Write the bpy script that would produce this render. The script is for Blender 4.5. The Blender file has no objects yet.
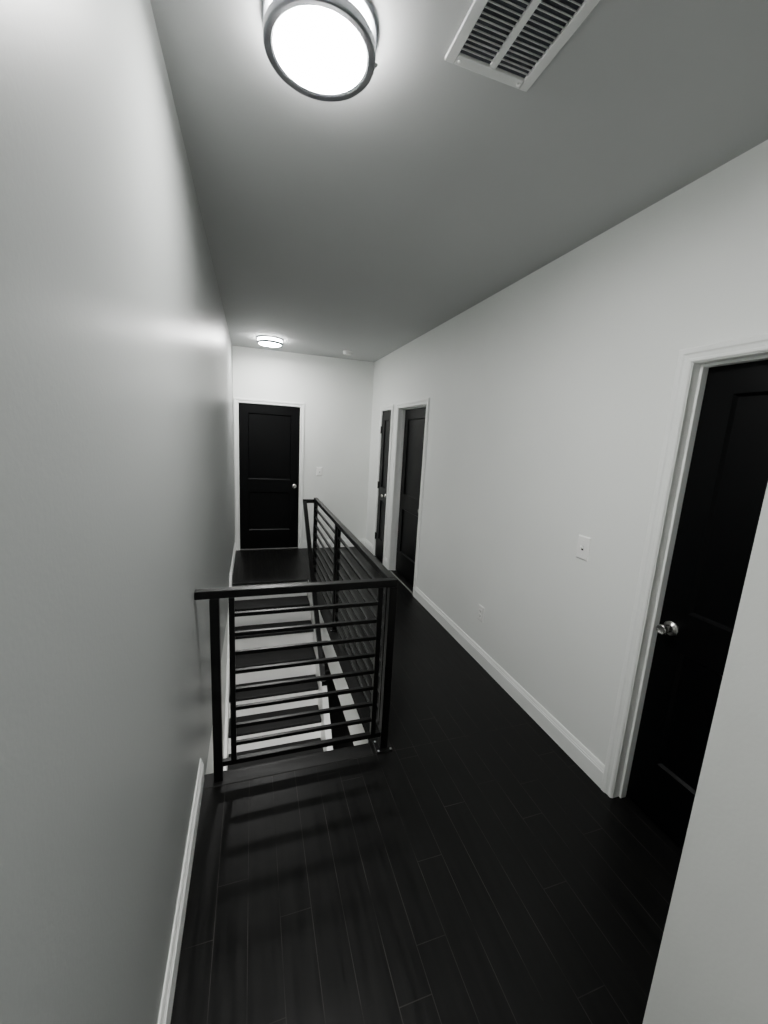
import bpy, bmesh, math, random
from mathutils import Vector, Matrix
random.seed(4)
scene = bpy.context.scene
COL = scene.collection
# ------------------------------------------------------------------ measured place (metres)
W, D, H = 1.920, 5.814, 2.748          # hall: left wall x=0, right wall x=W, far wall y=D, ceiling z=H
S = 0.855                              # right side of the stair opening
Y0, Y1 = 1.850, 4.500                  # opening from front edge to landing edge
RISE, RUN = 0.211, 0.212
ZL = -RISE * 13                        # lower storey floor
NX, NY = 1.06, 0.43                    # corner of the near wall
CAS = 0.057

# ------------------------------------------------------------------ materials
def new_mat(name):
    m = bpy.data.materials.new(name); m.use_nodes = True
    nt = m.node_tree
    return m, nt, nt.nodes['Principled BSDF']
def simple(name, col, rough, metal=0.0, spec=0.5):
    m, nt, b = new_mat(name)
    b.inputs['Base Color'].default_value = (*col, 1)
    b.inputs['Roughness'].default_value = rough
    b.inputs['Metallic'].default_value = metal
    b.inputs['Specular IOR Level'].default_value = spec
    return m
def noisy(name, c0, c1, scale, rough0, rough1, bump=0.0, bscale=200.0, bdist=0.001, spec=0.5, metal=0.0, stretch=(1, 1, 1)):
    m, nt, b = new_mat(name); N, L = nt.nodes, nt.links
    tc = N.new('ShaderNodeTexCoord'); mp = N.new('ShaderNodeMapping')
    mp.inputs['Scale'].default_value = stretch
    L.new(tc.outputs['Object'], mp.inputs['Vector'])
    n = N.new('ShaderNodeTexNoise'); n.inputs['Scale'].default_value = scale; n.inputs['Detail'].default_value = 5
    L.new(mp.outputs['Vector'], n.inputs['Vector'])
    r = N.new('ShaderNodeMapRange'); r.inputs[1].default_value = .3; r.inputs[2].default_value = .7
    L.new(n.outputs['Fac'], r.inputs[0])
    mx = N.new('ShaderNodeMix'); mx.data_type = 'RGBA'
    mx.inputs[6].default_value = (*c0, 1); mx.inputs[7].default_value = (*c1, 1)
    L.new(r.outputs[0], mx.inputs[0]); L.new(mx.outputs[2], b.inputs['Base Color'])
    rr = N.new('ShaderNodeMapRange'); rr.inputs[3].default_value = rough0; rr.inputs[4].default_value = rough1
    L.new(r.outputs[0], rr.inputs[0]); L.new(rr.outputs[0], b.inputs['Roughness'])
    b.inputs['Specular IOR Level'].default_value = spec
    b.inputs['Metallic'].default_value = metal
    if bump:
        n2 = N.new('ShaderNodeTexNoise'); n2.inputs['Scale'].default_value = bscale; n2.inputs['Detail'].default_value = 3
        L.new(tc.outputs['Object'], n2.inputs['Vector'])
        bp = N.new('ShaderNodeBump'); bp.inputs['Strength'].default_value = bump; bp.inputs['Distance'].default_value = bdist
        L.new(n2.outputs['Fac'], bp.inputs['Height']); L.new(bp.outputs['Normal'], b.inputs['Normal'])
    return m
M = {}
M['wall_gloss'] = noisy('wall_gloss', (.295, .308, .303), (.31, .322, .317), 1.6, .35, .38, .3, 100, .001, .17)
M['wall'] = noisy('wall_paint', (.80, .818, .795), (.835, .85, .828), 1.4, .5, .6, .25, 120, .001, .4)
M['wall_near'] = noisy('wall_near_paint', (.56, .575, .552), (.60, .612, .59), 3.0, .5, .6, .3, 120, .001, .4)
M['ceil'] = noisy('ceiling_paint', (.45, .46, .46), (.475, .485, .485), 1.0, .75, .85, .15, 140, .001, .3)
M['trim'] = noisy('trim_white', (.84, .855, .835), (.87, .885, .865), 6, .28, .36, spec=.5)
M['stair_trim'] = noisy('stair_trim_white', (.88, .885, .87), (.91, .91, .90), 6, .3, .4)
M['riser'] = noisy('riser_white', (.80, .805, .79), (.86, .86, .85), 4, .35, .5)
M['plank'] = noisy('dark_plank', (.003, .0031, .0031), (.0052, .0052, .0050), 3.0, .32, .44, .25, 60, .0006, .16, stretch=(14, 1, 1))
M['seam'] = noisy('plank_seam', (.008, .008, .008), (.055, .053, .050), 5.0, .6, .7, spec=.1)
M['nosing'] = noisy('dark_nosing', (.005, .005, .005), (.008, .008, .0078), 3.0, .36, .46, .2, 60, .0006, .22, stretch=(1, 14, 1))
M['tread'] = noisy('dark_tread', (.008, .008, .0083), (.013, .013, .013), 3.0, .36, .5, .2, 60, .0006, .16, stretch=(1, 14, 1))
M['door'] = noisy('door_black', (.0013, .0014, .0017), (.0018, .0020, .0022), 2.2, .34, .42, .1, 80, .0005, .12)
M['iron'] = noisy('railing_black', (.001, .001, .001), (.0018, .0018, .0018), 30, .34, .35, spec=.28)
M['hinge'] = simple('hinge_black', (.012, .012, .012), .4)
M['nickel'] = noisy('brushed_nickel', (.42, .41, .40), (.52, .51, .49), 40, .22, .32, metal=1.0)
M['ring'] = noisy('ring_metal', (.24, .25, .27), (.31, .32, .335), 25, .34, .42, metal=1.0)
M['plate'] = simple('plate_white', (.92, .92, .90), .25)
M['slot'] = simple('slot_dark', (.02, .02, .02), .7, 0.0, .2)
M['vent'] = noisy('vent_enamel', (.62, .63, .62), (.68, .69, .68), 12, .35, .45)
M['duct'] = simple('duct_dark', (.055, .06, .072), .7)
M['lower_dark'] = noisy('lower_floor_dark', (.010, .010, .010), (.016, .016, .016), 3, .5, .6, stretch=(14, 1, 1))
M['screw'] = simple('screw_steel', (.6, .6, .6), .3, 1.0)
def emit(name, col, s):
    m, nt, b = new_mat(name)
    b.inputs['Base Color'].default_value = (.9, .9, .9, 1)
    b.inputs['Emission Color'].default_value = (*col, 1)
    b.inputs['Emission Strength'].default_value = s
    return m
M['glow'] = emit('lit_diffuser', (1, .995, .97), 150)
M['glow_side'] = emit('lit_glass_side', (1, .99, .96), 45)
M['glow_fill_back'] = emit('fill_diffuser_back', (1, .995, .97), 140)  # for the added fill light behind the viewer
M['glow_fill_low'] = emit('fill_diffuser_lower', (1, .98, .95), 560)  # for the added light under the hall floor

# ------------------------------------------------------------------ mesh helpers
def bx(bm, x0, x1, y0, y1, z0, z1, mi=0):
    vs = [bm.verts.new(c) for c in ((x0, y0, z0), (x1, y0, z0), (x1, y1, z0), (x0, y1, z0),
                                    (x0, y0, z1), (x1, y0, z1), (x1, y1, z1), (x0, y1, z1))]
    for f in ((0, 3, 2, 1), (4, 5, 6, 7), (0, 1, 5, 4), (1, 2, 6, 5), (2, 3, 7, 6), (3, 0, 4, 7)):
        fc = bm.faces.new([vs[i] for i in f]); fc.material_index = mi
    return vs
def world_loc(o):
    v = Vector(o.location)
    while o.parent: o = o.parent; v += o.location
    return v
def link(name, bm, mats, parent=None, bevel=0.0, smooth=False, loc=None):
    bmesh.ops.recalc_face_normals(bm, faces=bm.faces)
    if bevel:
        bmesh.ops.bevel(bm, geom=[e for e in bm.edges if e.is_manifold and e.calc_face_angle(0) > .5], offset=bevel, segments=2, profile=.6, affect='EDGES')
    if loc is not None:                # mesh given in world coordinates, origin moved to loc
        for v in bm.verts: v.co -= Vector(loc)
    me = bpy.data.meshes.new(name); bm.to_mesh(me); bm.free()
    if not isinstance(mats, (list, tuple)): mats = [mats]
    for m in mats: me.materials.append(m)
    if smooth:
        for p in me.polygons: p.use_smooth = True
    o = bpy.data.objects.new(name, me); COL.objects.link(o)
    if loc is not None: o.location = loc
    if parent is not None:
        o.parent = parent
        o.location = Vector(loc or (0, 0, 0)) - world_loc(parent)
    return o
def box(name, x0, x1, y0, y1, z0, z1, mat, parent=None, bevel=0.0):
    bm = bmesh.new(); bx(bm, x0, x1, y0, y1, z0, z1)
    return link(name, bm, mat, parent, bevel, loc=((x0 + x1) / 2, (y0 + y1) / 2, z0))
def thing(name, label, cat, loc, kind=None, group=None):
    o = bpy.data.objects.new(name, None); COL.objects.link(o); o.location = loc
    o.empty_display_size = .1
    return tag(o, label, cat, kind, group)
def tag(o, label, cat, kind=None, group=None):
    o['label'] = label; o['category'] = cat
    if kind: o['kind'] = kind
    if group: o['group'] = group
    return o
def beam(bm, a, b, w, h, up=(0, 0, 1), mi=0):
    """square tube from a to b, w across, h along 'up'"""
    a, b = Vector(a), Vector(b); d = (b - a).normalized(); up = Vector(up)
    s = d.cross(up).normalized(); u = s.cross(d).normalized()
    vs = []
    for p in (a, b):
        for i, j in ((-1, -1), (1, -1), (1, 1), (-1, 1)):
            vs.append(bm.verts.new(p + s * (i * w / 2) + u * (j * h / 2)))
    for f in ((0, 1, 2, 3), (7, 6, 5, 4), (0, 4, 5, 1), (1, 5, 6, 2), (2, 6, 7, 3), (3, 7, 4, 0)):
        bm.faces.new([vs[i] for i in f]).material_index = mi
def lathe(bm, prof, c, axis='z', n=64, mi=0, close=False):
    """revolve (r, t) profile about an axis through c"""
    rings = []
    for r, t in prof:
        ring = []
        for k in range(n):
            a = 2 * math.pi * k / n; p, q = r * math.cos(a), r * math.sin(a)
            v = {'z': (p, q, t), 'x': (t, p, q), 'y': (p, t, q)}[axis]
            ring.append(bm.verts.new(Vector(c) + Vector(v)))
        rings.append(ring)
    pairs = list(zip(rings, rings[1:]))
    if close: pairs.append((rings[-1], rings[0]))
    for A, B in pairs:
        for k in range(n):
            bm.faces.new((A[k], A[(k + 1) % n], B[(k + 1) % n], B[k])).material_index = mi
    if not close:
        for ring in (rings[0], rings[-1]):
            bm.faces.new(ring).material_index = mi
def extrude_profile(bm, stations, mi=0):
    """stations: lists of points with equal length; closed profile skinned along them"""
    rows = [[bm.verts.new(p) for p in st] for st in stations]
    n = len(rows[0])
    for A, B in zip(rows, rows[1:]):
        for k in range(n):
            bm.faces.new((A[k], A[(k + 1) % n], B[(k + 1) % n], B[k])).material_index = mi
    bm.faces.new(rows[0]).material_index = mi; bm.faces.new(list(reversed(rows[-1]))).material_index = mi

# ------------------------------------------------------------------ floor: planks with thin seams
PX0, PW, GAP = 1.088, 0.1082, 0.0012
JOINTS = {-8: [.52, 1.75], -7: [1.147, 2.0, 5.2], -8 + 0: [.89], -3: [.94, 2.2, 3.4], -2: [1.19, 2.55, 3.9], -1: [.55, 1.7, 3.0, 4.3],
          0: [1.384, 2.6, 3.7, 4.9], 1: [.68, 1.95, 3.2, 4.5], 2: [.965, 1.454, 2.75, 4.1], 3: [1.236, 2.3, 3.5, 4.7], 4: [1.398, 2.9, 4.0], 5: [1.1, 2.1, 3.3, 4.6]}
def floor_mesh():
    bm = bmesh.new()
    def slab(x0, x1, y0, y1): bx(bm, x0, x1, y0, y1, -.26, -.0012, 1)
    slab(0, NX, -2.4, NY); slab(0, W + .12, NY, Y0); slab(S, W + .12, Y0, Y1); slab(0, W + .12, Y1 + .03, D)
    def planks(x0, x1, y0, y1, nos0=False, nos1=False):
        i0 = math.floor((x0 - PX0) / PW) - 1; i1 = math.ceil((x1 - PX0) / PW) + 1
        for i in range(i0, i1):
            a, b = max(x0, PX0 + i * PW), min(x1, PX0 + (i + 1) * PW)
            if b - a < .004: continue
            js = JOINTS.get(i)
            if js is None:
                r = random.Random(i * 7 + 3); t = r.uniform(-2.4, -.4); js = []
                while t < D: js.append(t); t += r.uniform(.7, 1.3)
            ys = [y0] + sorted(j for j in js if y0 + .03 < j < y1 - .03) + [y1]
            for c, d in zip(ys, ys[1:]):
                vs = [bm.verts.new(p) for p in ((a + GAP, c + GAP, 0), (b - GAP, c + GAP, 0), (b - GAP, d - GAP, 0), (a + GAP, d - GAP, 0))]
                bm.faces.new(vs)
    planks(0, NX, -2.4, NY); planks(0, W + .12, NY, Y0 - .085); planks(S + .0, W + .12, Y0 - .085, Y1 + .085)
    planks(0, W + .12, Y1 + .085, D)
    return bm
fl = link('floor', floor_mesh(), [M['plank'], M['seam']])
tag(fl, 'black-stained narrow plank floor of the upstairs hall, seen around the stair opening', 'floor', 'structure')
bm = bmesh.new(); bx(bm, 0, S - .0005, Y0 - .084, Y0 + .004, -.026, .0005); link('nosing', bm, M['nosing'], fl, .004)
bm = bmesh.new(); bx(bm, 0.0, S - .0005, Y1 - .022, Y1 + .084, -.028, .0008); link('nosing', bm, M['nosing'], fl, .006)

# ------------------------------------------------------------------ walls and ceiling
def wall(name, boxes, mat, label):
    bm = bmesh.new()
    for b in boxes: bx(bm, *b)
    return tag(link(name, bm, mat), label, 'wall', 'structure')
T = .12
wall('wall_stairwell', [(-T, 0, -2.4, 9.2, ZL - .1, -.13)], M['wall'], 'left wall below the floor level beside the stairs, coloured whiter in place of stairwell light')  # same left wall; whiter colour here stands in for light in the stairwell
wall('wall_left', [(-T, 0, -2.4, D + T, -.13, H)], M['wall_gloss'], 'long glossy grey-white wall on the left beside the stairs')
yA0, yA1, yB0, yB1, yC1 = 4.838, 5.355, 3.752, 4.700, 1.270
yC0 = .445
DZ = 2.04
x0d, x1d = .007, .940
op = lambda a, b: (a + CAS, b - CAS)
A, B, C = op(yA0, yA1), op(yB0, yB1), op(yC0, yC1)
X0, X1 = op(x0d, x1d)
segs = [(NY, C[0]), (C[1], B[0]), (B[1], A[0]), (A[1], D + T)]
wall('wall_right', [(W, W + T, a, b, 0, H) for a, b in segs] + [(W, W + T, a, b, DZ, H) for a, b in (A, B, C)], M['wall'],
     'white right-hand wall with three black doors in it')
wall('wall_far', [(0, X0, D, D + T, -.26, H), (X1, W, D, D + T, -.26, H), (X0, X1, D, D + T, DZ, H), (X0, X1, D, D + T, -.26, -.0)], M['wall'],
     'white end wall of the hall around the far black door')
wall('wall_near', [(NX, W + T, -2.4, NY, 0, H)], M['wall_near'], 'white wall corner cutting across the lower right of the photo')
wall('wall_back', [(0, NX, -2.52, -2.4, ZL, H)], M['wall'], 'white wall behind the viewer closing the hall')
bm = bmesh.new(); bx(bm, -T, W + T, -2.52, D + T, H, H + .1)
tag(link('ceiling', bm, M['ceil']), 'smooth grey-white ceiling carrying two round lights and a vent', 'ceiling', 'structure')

# ------------------------------------------------------------------ baseboards
BP = [(0, 0), (.015, 0), (.015, .088), (.012, .092), (.012, .098), (.009, .103), (.0085, .108), (.006, .117), (.004, .121), (0, .121)]  # (out, up)
def baseboard(name, a, b, out, label):
    a, b, out = Vector(a), Vector(b), Vector(out)
    bm = bmesh.new()
    extrude_profile(bm, [[p + out * o + Vector((0, 0, u)) for o, u in BP] for p in (a, b)])
    mid = (a + b) / 2
    return tag(link(name, bm, M['trim'], loc=mid), label, 'baseboard', 'structure')
baseboard('baseboard_left', (0, -2.4, 0), (0, 1.822, 0), (1, 0, 0), 'white baseboard on the left wall, ending at the stair railing')
baseboard('baseboard_left_far', (0, Y1 + .03, 0), (0, D, 0), (1, 0, 0), 'white baseboard on the left wall of the landing by the far door')
baseboard('baseboard_right', (W, yC1, 0), (W, yB0, 0), (-1, 0, 0), 'long white stepped baseboard on the right wall below the outlet')
baseboard('baseboard_right_middle', (W, yB1, 0), (W, yA0, 0), (-1, 0, 0), 'short white baseboard stub between the closet door and the next door')
baseboard('baseboard_right_far', (W, yA1, 0), (W, D, 0), (-1, 0, 0), 'white baseboard between the closet door and the far right corner')
baseboard('baseboard_far', (x1d, D, 0), (W, D, 0), (0, -1, 0), 'white baseboard on the end wall right of the far door')

# ------------------------------------------------------------------ doors
CP = [(0, 0), (0, .008), (.004, .012), (.012, .0125), (.016, .010), (.030, .013), (.036, .017), (.052, .018), (CAS, .014), (CAS, 0)]  # (across from opening, out of wall)
def door(idx, P, a, b, recess, knob_side, label, hinges=False, leaf_t=.038, knob_far=False, panels=True):
    """P(s, out, z) -> world; opening from s=a to s=b; recess = distance of the leaf face behind the wall face"""
    o = thing('door_%d' % idx, label, 'door', P((a + b) / 2, 0, 0), 'structure')
    bm = bmesh.new()
    st = []
    for (s, sg, z, zz) in ((a, -1, 0, 0), (a, -1, DZ, 1), (b, 1, DZ, 1), (b, 1, 0, 0)):
        st.append([P(s + sg * w, d, z + zz * w) for w, d in CP])
    extrude_profile(bm, st); link('casing', bm, M['trim'], o, loc=P((a + b) / 2, 0, 0))
    def pbox(bm, s0, s1, d0, d1, z0, z1):
        p, q = P(s0, d0, z0), P(s1, d1, z1)
        bx(bm, min(p[0], q[0]), max(p[0], q[0]), min(p[1], q[1]), max(p[1], q[1]), z0, z1)
    base = P((a + b) / 2, 0, 0)
    # jamb lining + stop
    bm = bmesh.new(); J = .003
    pbox(bm, a, a + J, -.118, .004, 0, DZ); pbox(bm, b - J, b, -.118, .004, 0, DZ); pbox(bm, a + J, b - J, -.118, .004, DZ - J, DZ)
    link('jamb', bm, M['trim'], o, loc=base)
    if recess > .05:
        bm = bmesh.new(); K = J + .012; d0, d1 = -recess, -recess + .034
        pbox(bm, a + J, a + K, d0, d1, 0, DZ - J); pbox(bm, b - K, b - J, d0, d1, 0, DZ - J); pbox(bm, a + K, b - K, d0, d1, DZ - K, DZ - J)
        link('door_stop', bm, M['trim'], o, .002, loc=base)
    # leaf with two recessed panels
    la, lb, z0, z1 = a + J + .002, b - J - .002, .012, DZ - J - .003
    w = lb - la; sl = min(.118, w * .27)
    pz = [(.285, .835), (1.015, 1.915)]
    lf = bmesh.new(); f0, f1 = -recess - leaf_t, -recess
    pbox(lf, la, la + sl, f0, f1, z0, z1); pbox(lf, lb - sl, lb, f0, f1, z0, z1)
    for c, d in ((z0, pz[0][0]), (pz[0][1], pz[1][0]), (pz[1][1], z1)): pbox(lf, la + sl, lb - sl, f0, f1, c, d)
    leaf = link('door_leaf', lf, M['door'], o, loc=base)
    for c, d in pz:                                    # sunk panel with a sloping bead round it
        pb = bmesh.new(); s0, s1 = la + sl, lb - sl
        def loop(i, dep): return [pb.verts.new(P(s, f1 - dep, z)) for s, z in ((s0 + i, c + i), (s1 - i, c + i), (s1 - i, d - i), (s0 + i, d - i))]
        ls = [loop(0, .0005), loop(.003, .004), loop(.010, .0125), loop(.012, .0135), loop(.02, .0135)]
        for Q, R in zip(ls, ls[1:]):
            for k in range(4): pb.faces.new((Q[k], Q[(k + 1) % 4], R[(k + 1) % 4], R[k]))
        pb.faces.new(ls[-1])
        pn = link('door_panel', pb, M['door'], leaf, loc=base)
    # knob: rosette, neck, flared cylinder with dished end
    ks = a + J + .066 if knob_side == 0 else b - J - .066
    kc = Vector(P(ks, -recess, .925)); nrm = (Vector(P(0, 1, 0)) - Vector(P(0, 0, 0)))
    ax = 'x' if abs(nrm.x) > .5 else 'y'; sg = nrm.x if ax == 'x' else nrm.y
    kb = bmesh.new()
    prof = [(.0, .0), (.033, 0), (.033, .004), (.029, .009), (.019, .012), (.0165, .018), (.0165, .034), (.0185, .042), (.0215, .050), (.022, .060), (.020, .065), (.016, .065), (.013, .061), (.0, .060)]
    prof = [(max(r, .0004), t * sg) for r, t in prof]
    lathe(kb, prof, kc, ax, 32)
    link('knob', kb, M['nickel'], o, smooth=True, loc=kc)
    if hinges:
        hs = b if knob_side == 0 else a
        for hz in (1.786, 1.032, .299):
            hb = bmesh.new(); c = Vector(P(hs, .008, 0))
            lathe(hb, [(.0075, hz - .047), (.0075, hz + .047)], c, 'z', 16)
            lathe(hb, [(.003, hz - .053), (.005, hz + .053)], c, 'z', 12)
            pbox(hb, hs - .022, hs + .012, .0, .003, hz - .045, hz + .045)
            link('hinge', hb, M['hinge'], o, loc=c + Vector((0, 0, hz)))
    if idx in (1, 3):
        tb = bmesh.new(); pbox(tb, a + J, b - J, -.012, .004, 0.0004, .006)
        link('threshold', tb, M['threshold'], o, .001, loc=base)
    return o
M['threshold'] = simple('threshold_grey', (.22, .22, .21), .4)
PF = lambda s, d, z: (s, D - d, z)
PR = lambda s, d, z: (W - d, s, z)
door(1, PF, X0, X1, .014, 1, 'black two-panel door closing the far end wall of the landing')
door(2, PR, *A, .003, 0, 'narrow black closet door with black hinges showing, next to the far right corner', hinges=True)
door(3, PR, *B, .08, 0, 'black door set deep in the right wall, just nearer than the narrow closet door')
door(4, PR, *C, .07, 1, 'black door nearest the viewer on the right wall, half hidden by the near wall corner')

# ------------------------------------------------------------------ staircase going down towards the viewer
SX = .872                                             # inner face of right skirt board
st = thing('staircase', 'steep straight staircase with black treads and white risers dropping below the railing', 'staircase', (.44, Y1, ZL), 'structure')
for k in range(13):
    yf = Y1 - .0 - k * RUN                            # nosing line of level k
    bm = bmesh.new(); bx(bm, .022, SX, yf + .004, yf + .022, -(k + 1) * RISE, -k * RISE - .028)
    link('riser', bm, M['riser'], st, loc=(.44, yf, -(k + 1) * RISE))
    if 0 < k:
        bm = bmesh.new(); bx(bm, .022, SX, yf - .022, yf + RUN + .004, -k * RISE - .03, -k * RISE)
        link('tread', bm, M['tread'], st, .006, loc=(.44, yf, -k * RISE))
def slope_board(xa, xb, ya, yb, up, dn, flat_top=None):
    """board whose edges follow the stair slope; up/dn = distance above/below the nosing line"""
    nz = lambda y: -(Y1 - y) * RISE / RUN
    bm = bmesh.new()
    pts = [(ya, nz(ya) - dn), (yb, nz(yb) - dn), (yb, min(nz(yb) + up, flat_top if flat_top is not None else 9)), (ya, nz(ya) + up)]
    if flat_top is not None and nz(yb) + up > flat_top:
        ym = Y1 + (flat_top - up) * RUN / RISE
        pts = [pts[0], pts[1], (yb, flat_top), (ym, flat_top), pts[3]]
    extrude_profile(bm, [[(x, y, z) for y, z in pts] for x in (xa, xb)])
    return bm
link('skirt_board', slope_board(.0, .022, 1.92, Y1 + .03, .20, .45, .121), M['stair_trim'], st, loc=(.01, Y1, -.5))
link('skirt_board', slope_board(SX, SX + .014, 1.92, Y1 - .002, .19, .45, -.03), M['stair_trim'], st, loc=(.88, Y1, -.5))
link('skirt_cap', slope_board(SX + .0005, SX + .056, 1.92, 3.5, .25, .45), M['stair_trim'], st, loc=(.91, 3, -.5))
link('closing_board', slope_board(SX, SX + .012, 1.95, Y1 - .03, -.45, 1.6), M['riser'], st, loc=(.88, 3, -1.2))
fb = box('trim_1', S - .001, S + .016, Y0 + .02, Y1 - .022, -.27, -.0015, M['stair_trim'])
tag(fb, 'white fascia board along the floor edge under the side of the railing', 'trim', 'structure')
# lower storey seen through the opening
lf_ = box('lower_floor', -T, 3.2, -1.7, 9.2, ZL - .1, ZL, M['lower_dark']); tag(lf_, 'dark floor of the storey below, glimpsed beyond the stairs', 'floor', 'structure')
wl = box('wall_lower_far', 0, 3.2, 9.1, 9.2, ZL, -.26, M['wall']); tag(wl, 'unlit wall at the far end of the storey below', 'wall', 'structure')
wl = box('wall_lower_right', 3.1, 3.2, -1.7, 9.1, ZL, -.26, M['wall']); tag(wl, 'unlit side wall of the storey below', 'wall', 'structure')
lc = bmesh.new(); bx(lc, 0, 3.2, D + T, 9.2, -.27, -.261); bx(lc, W + T, 3.2, -1.7, D + T, -.27, -.261)
tag(link('ceiling_lower', lc, M['ceil']), 'ceiling of the storey below, out of view', 'ceiling', 'structure')

# ------------------------------------------------------------------ railing
XR, YF, YE, YM, ZT = .921, 1.809, 4.45, 3.205, .975
rl = thing('stair_railing', 'black metal stair railing with thin horizontal bars round the stair opening', 'railing', (XR, YF, 0))
P4 = .04
def part(name, build, mat=None, parent=None, bevel=.002, loc=(XR, YF, 0)):
    bm = bmesh.new(); build(bm)
    return link(name, bm, mat or M['iron'], parent or rl, bevel, loc=loc)
part('top_rail', lambda b: bx(b, .002, XR + .02, YF - .02, YF + .02, ZT - .036, ZT), bevel=.003)
part('top_rail', lambda b: bx(b, XR - .02, XR + .02, YF + .02, YE + .02, ZT - .036, ZT), bevel=.003)
for i, (px, py) in enumerate(((.081, YF), (XR, YF), (XR, YM), (XR, YE))):
    p = part('post', lambda b: bx(b, px - .02, px + .02, py - .02, py + .02, .0005, ZT - .04))
    if i in (1, 2):
        bp = part('base_plate', lambda b: bx(b, px - .045, px + .045, py - .045, py + .045, .001, .007), parent=rl)
        for dx in (-.034, .034):
            for dy in (-.034, .034):
                bm = bmesh.new(); lathe(bm, [(.006, .007), (.0055, .010), (.0005, .0115)], (px + dx, py + dy, 0), 'z', 12)
                link('screw', bm, M['screw'], bp, loc=(px + dx, py + dy, .007))
BZ = [.0875 + .0953 * k for k in range(9)]
xa, xb = .152, .857
for x in (xa, xb):
    part('frame_upright', lambda b: bx(b, x - .0125, x + .0125, YF - .0125, YF + .0125, BZ[0], ZT - .04))
part('bottom_bar', lambda b: bx(b, .10, XR - .02, YF - .0125, YF + .0125, BZ[0] - .0125, BZ[0] + .0125))
for z in BZ[1:]:
    part('rail_bar', lambda b: bx(b, xa + .012, xb - .012, YF - .009, YF + .009, z - .009, z + .009), bevel=.0015)
for (a, b_) in ((YF + .066, YM - .058), (YM + .058, YE - .02)):
    ups = [a, b_] if b_ < YM else [a]
    for y in ups:
        part('frame_upright', lambda b: bx(b, XR - .0125, XR + .0125, y - .0125, y + .0125, BZ[0], ZT - .04))
    part('bottom_bar', lambda b: bx(b, XR - .0125, XR + .0125, a - .046, b_ + (.038 if b_ < YM else 0), BZ[0] - .0125, BZ[0] + .0125))
    for z in BZ[1:]:
        part('rail_bar', lambda b: bx(b, XR - .009, XR + .009, a + .012, b_ - (.012 if b_ < YM else 0), z - .009, z + .009), bevel=.0015)
HX, HM = .797, .87
def hand(b):
    y0, z0 = YE - .005, ZT - .058
    bx(b, HX - .02, XR - .02, YE - .02, YE + .02, ZT - .058, ZT - .018)
    L = 1.46
    beam(b, (HX, y0, z0 + .012), (HX, y0 - L, z0 + .012 - L * HM), .04, .04)
part('handrail', hand, bevel=.003)
ye = YE - .005 - 1.40; ze = ZT - .046 - 1.40 * HM
part('handrail_bracket', lambda b: bx(b, HX + .018, S - .0015, ye - .012, ye + .012, ze - .024, ze))

# ------------------------------------------------------------------ ceiling lights
def light(x, y, zc, label, group=None, glow='glow'):
    o = thing('ceiling_light', label, 'light', (x, y, zc), group=group)
    c = (x, y, zc)
    def lp(name, prof, mat, close=True, n=72, par=o):
        bm = bmesh.new(); lathe(bm, prof, c, 'z', n, close=close); return link(name, bm, mat, par, smooth=False, loc=c)
    lp('upper_ring', [(.133, -.0005), (.150, -.0005), (.150, -.014), (.148, -.016), (.133, -.016)], M['ring'])
    lp('glass_drum', [(.134, -.016), (.137, -.016), (.137, -.045), (.134, -.045)], M['glow_side'])
    r = lp('lower_ring', [(.122, -.044), (.147, -.044), (.149, -.047), (.149, -.066), (.1475, -.069), (.143, -.0705), (.130, -.069), (.124, -.066), (.122, -.062)], M['ring'])
    dome = [(.1235, -.058)] + [(.1235 * math.cos(t), -.065 - .007 * math.sin(t)) for t in [i * math.pi / 2 / 8 for i in range(0, 8)]] + [(.001, -.072)]
    d = lp('diffuser', dome, M[glow], False)
    for p in d.data.polygons: p.use_smooth = True
    for k in range(3):
        a = math.radians(112 + 120 * k); bm = bmesh.new()
        px, py = x + .151 * math.cos(a), y + .151 * math.sin(a)
        bmesh.ops.create_uvsphere(bm, u_segments=16, v_segments=10, radius=.0055, matrix=Matrix.Translation((px, py, zc - .060)))
        link('finial', bm, M['screw'], o, smooth=True, loc=(px, py, zc - .060))
    return o
light(.425, 1.29, H, 'round flush ceiling light with dark metal rings nearest the viewer, beside the vent')
light(.43, -1.35, H, 'added unseen fill light behind the viewer, shaped as a round flush ceiling light', glow='glow_fill_back')  # added fill, out of view; brightens the lower left and near walls
light(.443, 5.13, H, 'small-looking round flush ceiling light at the far end above the landing door')
light(.45, .55, -.26, 'added unseen light in the storey below, under the hall floor, brightening the stair risers', glow='glow_fill_low')  # added lamp, out of view; lifts the risers and skirt boards

# ------------------------------------------------------------------ ceiling vent
VX0, VX1, VY0, VY1 = .768, 1.046, .64, 1.245
vt = thing('air_vent', 'white rectangular return air grille with slats in the ceiling next to the near light', 'vent', ((VX0 + VX1) / 2, (VY0 + VY1) / 2, H))
VL = tuple(vt.location)
bm = bmesh.new(); e = .030
def fr(bm, x0, x1, y0, y1): bx(bm, x0, x1, y0, y1, H - .010, H - .0005)
fr(bm, VX0, VX0 + e, VY0, VY1); fr(bm, VX1 - e, VX1, VY0, VY1); fr(bm, VX0 + e, VX1 - e, VY0, VY0 + e); fr(bm, VX0 + e, VX1 - e, VY1 - e, VY1)
link('frame', bm, M['vent'], vt, .003, loc=VL)
bm = bmesh.new(); xm = (VX0 + VX1) / 2; bx(bm, xm - .0095, xm + .0095, VY0 + e, VY1 - e, H - .009, H - .001); link('divider', bm, M['vent'], vt, loc=VL)
bm = bmesh.new(); bx(bm, VX0 + .01, VX1 - .01, VY0 + .01, VY1 - .01, H - .0016, H - .0006); link('duct_backing', bm, M['duct'], vt, loc=VL)
bm = bmesh.new(); y = VY0 + e + .006
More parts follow.
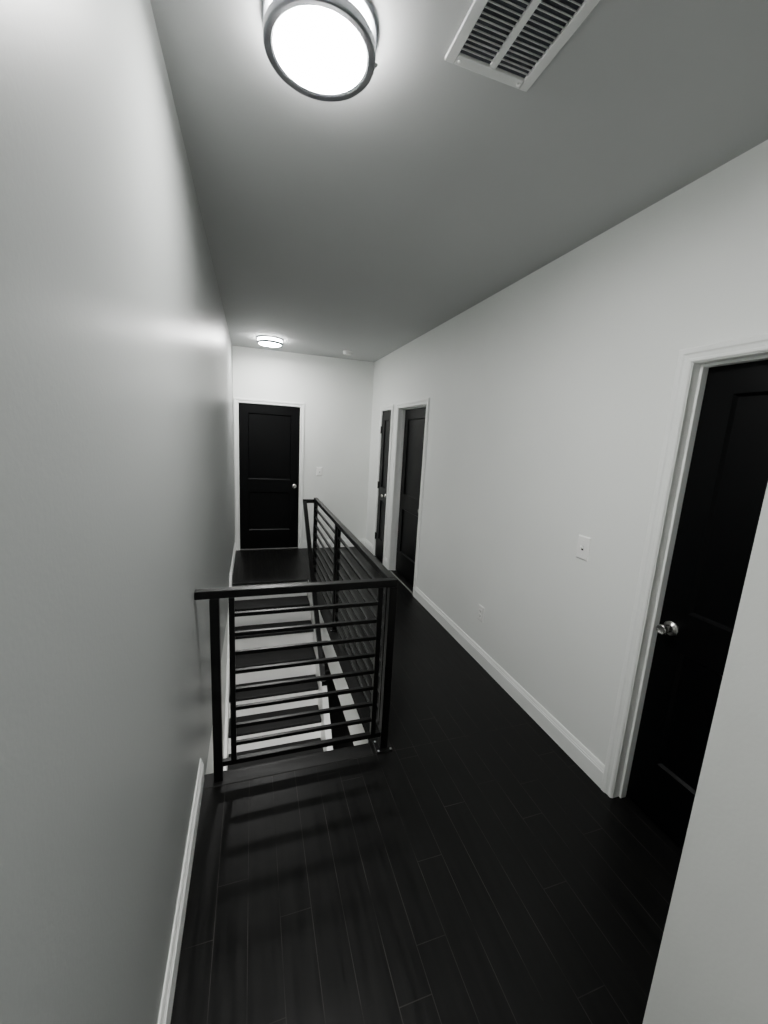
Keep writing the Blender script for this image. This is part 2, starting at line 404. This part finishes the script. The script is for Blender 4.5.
while y < VY1 - e - .006:
    for a, b_ in ((VX0 + e, xm - .0095), (xm + .0095, VX1 - e)):
        beam(bm, (a, y, H - .0062), (b_, y, H - .0062), .0075, .0011, up=(0, 1, -.45))
    y += .0145
link('slats', bm, M['vent'], vt, loc=VL)
for (sx, sy) in ((VX0 + .04, VY1 - .014), (VX1 - .04, VY1 - .014), (VX0 + .04, VY0 + .014), (VX1 - .04, VY0 + .014)):
    bm = bmesh.new(); lathe(bm, [(.005, -.010), (.0045, -.0125), (.0005, -.0135)], (sx, sy, H), 'z', 12); link('screw', bm, M['plate'], vt, loc=(sx, sy, H - .01))

# ------------------------------------------------------------------ smoke detector
sx, sy = 1.41, 5.31
sd = thing('smoke_detector', 'small round white smoke detector on the ceiling near the far right corner', 'smoke detector', (sx, sy, H))
bm = bmesh.new(); lathe(bm, [(.062, -.0005), (.062, -.012), (.056, -.014)], (sx, sy, H), 'z', 40); link('mount', bm, M['plate'], sd, loc=(sx, sy, H))
bm = bmesh.new(); lathe(bm, [(.056, -.014), (.055, -.030), (.048, -.040), (.02, -.043), (.001, -.043)], (sx, sy, H), 'z', 40); link('cover', bm, M['plate'], sd, smooth=False, loc=(sx, sy, H))

# ------------------------------------------------------------------ switches and outlet
def plate(name, P, s, z, w, h, label, cat, kind):
    o = thing(name, label, cat, P(s, 0, z - h / 2)); c = P(s, 0, z)
    bm = bmesh.new()
    def loop(i, d): return [bm.verts.new(P(s + a * (w / 2 - i), d, z + b * (h / 2 - i))) for a, b in ((-1, -1), (1, -1), (1, 1), (-1, 1))]
    ls = [loop(0, .0006), loop(0, .0045), loop(.0055, .0078)]
    for Q, R in zip(ls, ls[1:]):
        for k in range(4): bm.faces.new((Q[k], Q[(k + 1) % 4], R[(k + 1) % 4], R[k]))
    bm.faces.new(ls[-1]); bm.faces.new(ls[0]); link('cover_plate', bm, M['plate'], o, loc=c)
    def pb(bm, s0, s1, d0, d1, z0, z1):
        p, q = P(s0, d0, z0), P(s1, d1, z1)
        bx(bm, min(p[0], q[0]), max(p[0], q[0]), min(p[1], q[1]), max(p[1], q[1]), z0, z1)
    if kind == 'switch':
        bm = bmesh.new(); pb(bm, s - .008, s + .008, .0078, .0086, z - .014, z + .014); link('toggle_slot', bm, M['vent'], o, loc=c)
        bm = bmesh.new(); q = P(s, .0085, z + .001); r = P(s, .021, z + .009)
        beam(bm, q, r, .009, .011, up=(0, 0, 1)); link('toggle', bm, M['slot'] if False else M['plate'], o, .0015, loc=c)
        bm = bmesh.new()
        pb(bm, s - .007, s + .007, .0085, .0094, z - .013, z - .003); link('toggle_gap', bm, M['slot'], o, loc=c)
    else:
        for k in (-1, 1):
            bm = bmesh.new(); zc = z + k * .0195
            pb(bm, s - .0165, s + .0165, .0078, .0105, zc - .014, zc + .014); rc = link('receptacle', bm, M['plate'], o, .003, loc=c)
            bm = bmesh.new()
            pb(bm, s - .0085, s - .0060, .0104, .0109, zc - .003, zc + .006); pb(bm, s + .0060, s + .0085, .0104, .0109, zc - .002, zc + .006)
            pb(bm, s - .0025, s + .0025, .0104, .0109, zc - .0105, zc - .006)
            sl = link('slots', bm, M['slot'], rc, loc=c)
    for k in ((-1, 1) if kind == 'switch' else (0,)):
        bm = bmesh.new(); cc = P(s, 0, z + k * .038); nx = Vector(P(0, 1, 0)) - Vector(P(0, 0, 0)); ax = 'x' if abs(nx.x) > .5 else 'y'; sg = nx.x + nx.y
        lathe(bm, [(.0035, .0078 * sg), (.003, .0095 * sg), (.0004, .0098 * sg)], cc, ax, 10); link('screw', bm, M['plate'], o, loc=cc)
    return o
plate('light_switch', PR, 1.613, 1.160, .080, .126, 'white light switch on the right wall near the closest black door', 'light switch', 'switch')
plate('light_switch', PF, 1.167, 1.150, .084, .126, 'white light switch on the end wall right of the far door', 'light switch', 'switch')
plate('wall_outlet', PR, 2.490, .387, .076, .120, 'white wall outlet low on the right wall above the long baseboard', 'outlet', 'outlet')

# ------------------------------------------------------------------ world, camera
w = bpy.data.worlds.new('world'); scene.world = w; w.use_nodes = True
w.node_tree.nodes['Background'].inputs[0].default_value = (.02, .02, .02, 1)
w.node_tree.nodes['Background'].inputs[1].default_value = 0.2
F, CX, CZ, PITCH, YAW, ROLL = 397.7065, .2458, 1.674, .1825, .3237, .0561
cp, sp, cy, sy_, cr, sr = math.cos(PITCH), math.sin(PITCH), math.cos(YAW), math.sin(YAW), math.cos(ROLL), math.sin(ROLL)
fwd = Vector((sy_ * cp, cy * cp, -sp)); right = Vector((cy, -sy_, 0)); up = right.cross(fwd)
r2 = cr * right + sr * up; u2 = -sr * right + cr * up
cam = bpy.data.cameras.new('camera'); co = bpy.data.objects.new('camera', cam); COL.objects.link(co)
cam.sensor_fit = 'VERTICAL'; cam.sensor_height = 24; cam.sensor_width = 18; cam.lens = F * 24 / 1024; cam.clip_start = .02
mw = Matrix((r2, u2, -fwd)).transposed().to_4x4(); mw.translation = (CX, 0, CZ); co.matrix_world = mw
scene.camera = co
scene.view_settings.view_transform = 'AgX'
scene.view_settings.look = 'None'
scene.view_settings.exposure = 0.8
scene.cycles.max_bounces = 10
scene.cycles.diffuse_bounces = 6
